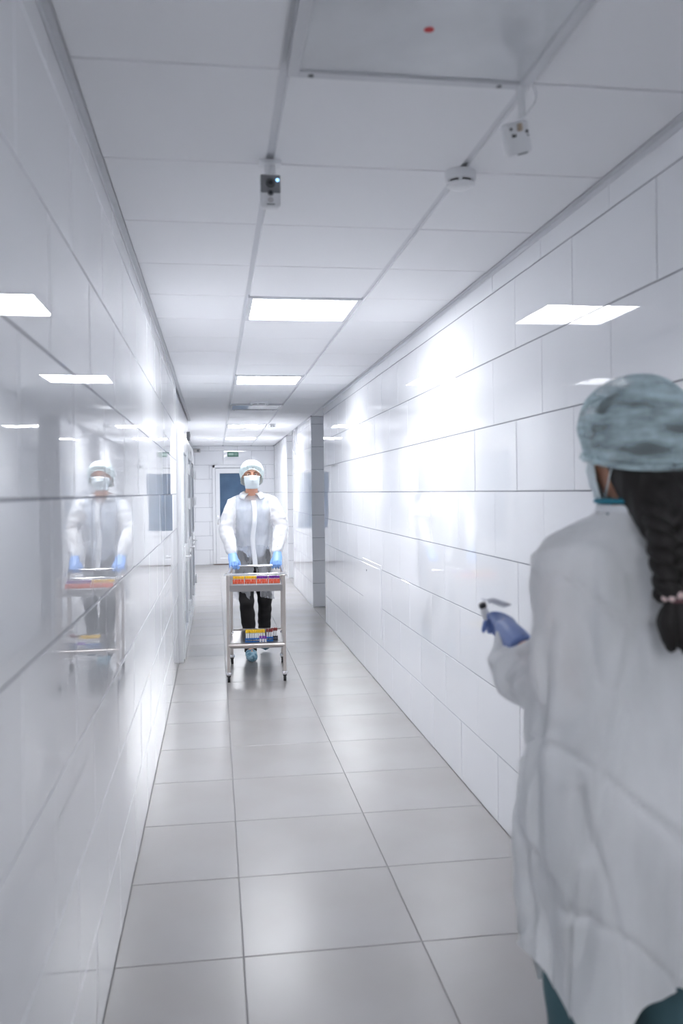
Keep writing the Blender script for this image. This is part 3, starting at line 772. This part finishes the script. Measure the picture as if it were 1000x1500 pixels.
# ---- the woman in the foreground (local coordinates, seen from behind, facing +Y and a little to the left)
WO = thing('person', 'woman in white gown and teal cap seen from behind with a long dark braid', 'person', (.88, 1.74, 0))
hf = V((-.44, .89, -.06)).normalized(); hc = V((-.005, .0, 1.615))
b = MB(); q, Mx = head_volume(b, hc, hf, (-.005, -.01, 1.40), .96)
SH = [V((-.185, .0, 1.375)), V((.185, .0, 1.375))]; EL = [V((-.175, -.045, 1.105)), V((.20, -.02, 1.08))]
WR = [V((-.205, .245, 1.20)), V((.10, .22, 1.05))]
HIP = [V((-.09, 0, .88)), V((.09, 0, .88))]; KN = [V((-.105, .03, .48)), V((.10, .03, .48))]; AN = [V((-.11, 0, .09)), V((.11, 0, .09))]
b.tube([(0, 0, .80), (0, 0, .92), (0, .01, 1.06), (0, .01, 1.22), (0, 0, 1.34), (0, -.01, 1.42)], [(.15, .11), (.17, .12), (.125, .09), (.145, .10), (.155, .09), (.06, .06)], side=(1, 0, 0), n=24)
for k in range(2):
    b.tube([SH[k] + V((.07 * (1 - 2 * k), 0, -.02)), SH[k] + V((.022 * (1 - 2 * k), 0, -.045)), EL[k], (EL[k] + WR[k]) / 2, WR[k]], [.043, .045, .034, .032, .026], n=14, dome=True)
    b.tube([HIP[k], (HIP[k] + KN[k]) / 2, KN[k], KN[k] * .6 + AN[k] * .4, AN[k]], [.085, .07, .05, .048, .035], n=16, dome=True)
    b.tube([AN[k] + V((0, -.03, -.04)), AN[k] + V((0, .03, -.03)), AN[k] + V((0, .13, -.06))], [.032, .036, .026], n=12, dome=True)
# free right hand, relaxed
def hand(b, w, d, up, grip, sgn, s=1.0):
    d = V(d).normalized(); up = V(up); sd = d.cross(up).normalized(); up = sd.cross(d).normalized()
    def h(x, y, z): return V(w) + sd * (x * s) + d * (y * s) + up * (z * s)
    b.tube([h(0, -.01, 0), h(0, .03, 0), h(0, .085, .004)], [(.027 * s, .022 * s), (.037 * s, .018 * s), (.041 * s, .015 * s)], side=sd, n=16, dome=True)
    for i in range(4):
        x = -.030 + .020 * i; L = (.80, .98, 1.0, .92)[i if sgn > 0 else 3 - i]
        b.tube([h(x, .08, .004), h(x, .08 + .040 * L, .002 - .012 * grip), h(x * .95, .08 + (.066 - .016 * grip) * L, -.010 - .030 * grip), h(x * .9, .08 + (.085 - .050 * grip) * L, -.016 - .045 * grip)],
               [.0092 * s, .0088 * s, .0082 * s, .0070 * s], n=12, dome=True)
    t = sgn
    b.tube([h(t * .028, .025, -.004), h(t * .052, .055, -.012), h(t * .056, .080, -.026 - .01 * grip), h(t * .044, .098, -.036 - .015 * grip)], [.014 * s, .0115 * s, .010 * s, .008 * s], n=12, dome=True)
    return h
hand(b, WR[1], (-.6, .75, -.1), (0, 0, 1), .5, -1)
blob('body', b, .006, M_SKIN, WO, 5)
eyes(q, Mx, WO); mask('face_mask', q, WO)
# hair: smooth cap of hair down to the nape, then the braid
r_ = V((hf.y, -hf.x, 0)).normalized()
hb = MB(); Mh = Matrix((r_, V((hf.x, hf.y, 0)).normalized(), V((0, 0, 1)))).transposed()
hb.ell(hc + V((0, 0, .03)) - hf * .012, (.088, .108, .098), Mh)
hb.tube([hc - hf * .028 + V((.002, 0, -.005)), hc - hf * .042 + V((.004, 0, -.055)), V((.008, -.070, 1.515)), V((-.008, -.128, 1.46))], [(.080, .072), (.084, .074), (.072, .060), (.050, .042)], n=22, dome=True)
hair = blob('hair', hb, .006, M_HAIR, WO, 5, lambda c, n: .004 * noise.noise(V((c.x * 60, c.y * 60, c.z * 14))),
            lambda c, n: (c - hc).dot(hf) > .045 and c.z < hc.z + .06)
BP = [V((-.002, -.110, 1.50)), V((-.012, -.158, 1.44)), V((-.018, -.182, 1.385)), V((-.020, -.194, 1.325))]
def bpath(t):
    t = min(max(t, 0), .9999) * 3; i = int(t); u = t - i
    return BP[i].lerp(BP[i + 1], u)
braid = []
for s in range(3):
    pts, rr = [], []
    for j in range(61):
        t = j / 60; a = 2 * PI * (t * 2.0 + s / 3); w = .026 * (1 - .15 * t)
        pts.append(bpath(t) + V((w * math.sin(a), .014 * math.sin(2 * a) * .9, 0))); rr.append((.0225 * (1 - .12 * t), .019 * (1 - .12 * t)))
    MB().tube(pts, rr, n=14, dome=True).build('braid_strand', M_HAIR, hair, True)
e = BP[-1]
tie = MB().tube([e + V((0, 0, .014)), e + V((0, -.001, -.012))], [.022, .021], n=18).build('hair_tie', mat('dusty_pink_tie', (.16, .07, .08), .6), WO, True)
for i in range(11):
    a = 2 * PI * i / 11
    MB().ell(e + V((.025 * math.cos(a), .025 * math.sin(a), .004 * math.sin(3 * a))), (.0068, .0068, .0075), None, 10, 7).build('bead', mat('pearl_bead', (.78, .60, .58), .2, coat=.5), tie, True)
tl_ = MB()
for i in range(22):
    a = random.random() * 6.28; rd = math.sqrt(random.random()); L = .085 + .03 * random.random()
    o0 = V((.014 * rd * math.cos(a), .014 * rd * math.sin(a), -.008)); o1 = V((.032 * rd * math.cos(a), .026 * rd * math.sin(a), -.05)); o2 = V((.020 * rd * math.cos(a) + .006, .018 * rd * math.sin(a), -L))
    tl_.tube([e + o0, e + o1, e + (o1 + o2) / 2, e + o2], [.007, .010, .009, .002], n=8, dome=True)
blob('braid_tail', tl_, .0045, M_HAIR, hair, 2, lambda c, n: .002 * noise.noise(V((c.x * 120, c.y * 120, c.z * 20))))
cw = bouffant('hair_cap', hc + V((.006, -.004, .0)), hf, (.116, .130, .153), WO, M_CAPW, .012, -.045, 5.3, 17, .034, sag=.03); smooth_all(cw)
# scrubs
s = MB(); s.tube([(0, 0, .84), (0, .005, 1.05), (0, .005, 1.22), (0, -.005, 1.34), (-.004, -.012, 1.42), (-.004, -.012, 1.49)], [(.178, .13), (.155, .115), (.165, .118), (.17, .10), (.078, .070), (.064, .060)], side=(1, 0, 0), n=28)
blob('scrub_top', s, .008, M_TEAL, WO, 4)
p = MB(); p.tube([(0, 0, .74), (0, 0, .86), (0, .005, .98)], [(.17, .135), (.188, .142), (.158, .12)], side=(1, 0, 0), n=24)
for k in range(2): p.tube([HIP[k], (HIP[k] + KN[k]) / 2, KN[k], KN[k] * .5 + AN[k] * .5, AN[k] + V((0, 0, -.02))], [.105, .105, .096, .09, .085], n=18)
blob('scrub_trousers', p, .009, mat('grey_teal_trousers', (.075, .15, .175), .85), WO, 4, lambda c, n: .012 * noise.noise(V((c.x * 8, c.y * 8, c.z * 9))))
for k in range(2):
    s = MB(); s.tube([AN[k] + V((0, -.05, -.05)), AN[k] + V((0, .03, -.045)), AN[k] + V((0, .12, -.055)), AN[k] + V((0, .16, -.06))], [(.038, .038), (.044, .04), (.046, .032), (.036, .024)], side=(1, 0, 0), n=16, dome=True)
    blob('shoe', s, .006, mat('white_clog', (.75, .76, .78), .4), WO, 3)
# gown
b = MB()
b.tube([(-.004, -.012, 1.492), (-.004, -.012, 1.472), (0, -.008, 1.452), (0, 0, 1.418), (0, 0, 1.32), (0, 0, 1.18), (-.006, 0, 1.05), (-.012, 0, .92), (-.014, 0, .80), (-.012, 0, .66), (-.005, 0, .52), (0, 0, .36)],
       [(.078, .074), (.098, .085), (.158, .100), (.206, .120), (.220, .142), (.226, .155), (.252, .175), (.262, .195), (.262, .205), (.252, .205), (.238, .20), (.225, .195)], side=(1, 0, 0), n=40)
for k in range(2):
    s = 1 - 2 * k; cuff = WR[k] * .82 + EL[k] * .18
    b.tube([SH[k] + V((.09 * s, 0, .010)), SH[k] + V((.012 * s, 0, -.008)), (SH[k] + EL[k]) / 2, EL[k] + V((0, -.005, .0)), EL[k] * .75 + WR[k] * .25, (EL[k] + WR[k]) / 2 + V((-.010, 0, -.036)), EL[k] * .25 + WR[k] * .75 + V((-.012, 0, -.040)), cuff + V((0, .02, 0))], [.066, .072, .076, .076, .080, .080, .068, .034], n=20, dome=True)
    b.ell(EL[k] + V((0, -.004, .0)), (.074, .074, .074))
g1 = fold((7, 7, 1.6), .040, 3); g2 = fold((17, 17, 3.5), .018, 6); g3 = fold((12, 12, 16), .014, 9)
def gd(c, n):
    k = min(1, max(.12, (1.47 - c.z) / .14)); lo = min(1, max(0, (1.15 - c.z) / .3))
    d = (g1(c) * (.45 + .75 * lo) + g2(c)) * k
    if abs(c.x) > .15 and .95 < c.z < 1.35: d += g3(c)
    sw = math.sin((c.x * 9 + c.z * 7.5) + 2.2 * noise.noise(V((c.x * 2, c.y * 2, c.z * 1.5))))      # diagonal drag folds on the skirt
    cr = 0
    for i, (a, bq, w, am) in enumerate(((5, 1.1, .10, .020), (9, 2.2, .12, .012), (4, 4.5, .07, .012))):
        q_ = abs(noise.noise(V((c.x * a + c.z * 1.2 * (i - 1), c.y * a, c.z * bq)) + V((i * 5.1, 2.2, 7.7))))
        cr -= am * max(0, 1 - q_ / w)
    if c.y < 0: cr -= .035 * math.exp(-((c.x + .188) / .010) ** 2) * math.exp(-((c.z - .90) / .06) ** 2)
    return max(d + lo * .016 * sw + cr * k, -.012 if c.z > 1.36 else (-.018 if c.z > 1.0 else -.05))
def ghem(c): return .565 - .13 * math.exp(-((c.x + .165) / .045) ** 2) + .02 * math.sin(c.x * 14)
def gcut(c, n):
    hem = ghem(c)
    return c.z < hem or (c.z > 1.478 and (c.x ** 2 + c.y ** 2) < .0085)
gown = blob('gown', b, .0085, M_GOWN, WO, 14, gd, gcut, hem=ghem)
# binding and scrub collar at the neck
MB().tube([(-.004 + .082 * math.cos(a), -.012 + .078 * math.sin(a), 1.487) for a in [2 * PI * i / 28 for i in range(29)]], [(.004, .008)] * 29, n=8).build('neck_binding', MATS['white_fabric'], gown, True)
MB().tube([(-.004 + .074 * math.cos(a), -.012 + .070 * math.sin(a), 1.503) for a in [2 * PI * i / 28 for i in range(29)]], [(.006, .014)] * 29, n=8, side=(0, 0, 1)).build('scrub_collar', mat('bright_teal', (.03, .24, .34), .8), WO, True)
# gloved left hand with what it holds
g = MB(); hd_ = V((.16, .93, .16)); hand(g, WR[0] + V((0, -.012, 0)), hd_, (.35, -.1, .9), .85, 1, .9)
g.tube([WR[0] + V((.002, -.06, -.016)), WR[0]], [.033, .029], n=16).tube([WR[0] + V((.004, -.11, -.03)), WR[0] + V((.002, -.06, -.016))], [.034, .033], n=16)
blob('glove', g, .0035, mat('violet_nitrile', (.16, .24, .52), .42), WO, 3)
# vial and clear packet in the gloved hand
hp = V((.88, 1.74, 0)) + WR[0]
t = thing('sample_vial', 'small white vial with dark cap held in the violet-blue glove', 'vial', hp + V((-.020, .095, .026)))
MB().lathe([(.011, -.022), (.0125, -.02), (.0125, .018), (.010, .022)], n=18).build('vial_body', M_WHITE, t, True)
MB().lathe([(.0125, .022), (.0130, .025), (.0125, .034), (.010, .036)], n=18).build('vial_cap', M_DARK, t, True)
t.rotation_euler = (.25, -.35, 0); t.scale = (.75, .75, .75)
rows = [[V((-.030 + .0075 * i, -.02 + .008 * j, .004 * math.sin(i * .9 + j * .5))) for i in range(9)] for j in range(8)]
o = MB().grid(rows).build('plastic_packet', mat('pale_packet', (.60, .62, .70), .3, alpha=.75), None, True, solid=.0015)
o.location = hp + V((.008, .085, .050)); o.rotation_euler = (.12, .16, .1)
tag(o, 'pale crumpled plastic packet above the gloved hand by the tiled wall', 'packet')
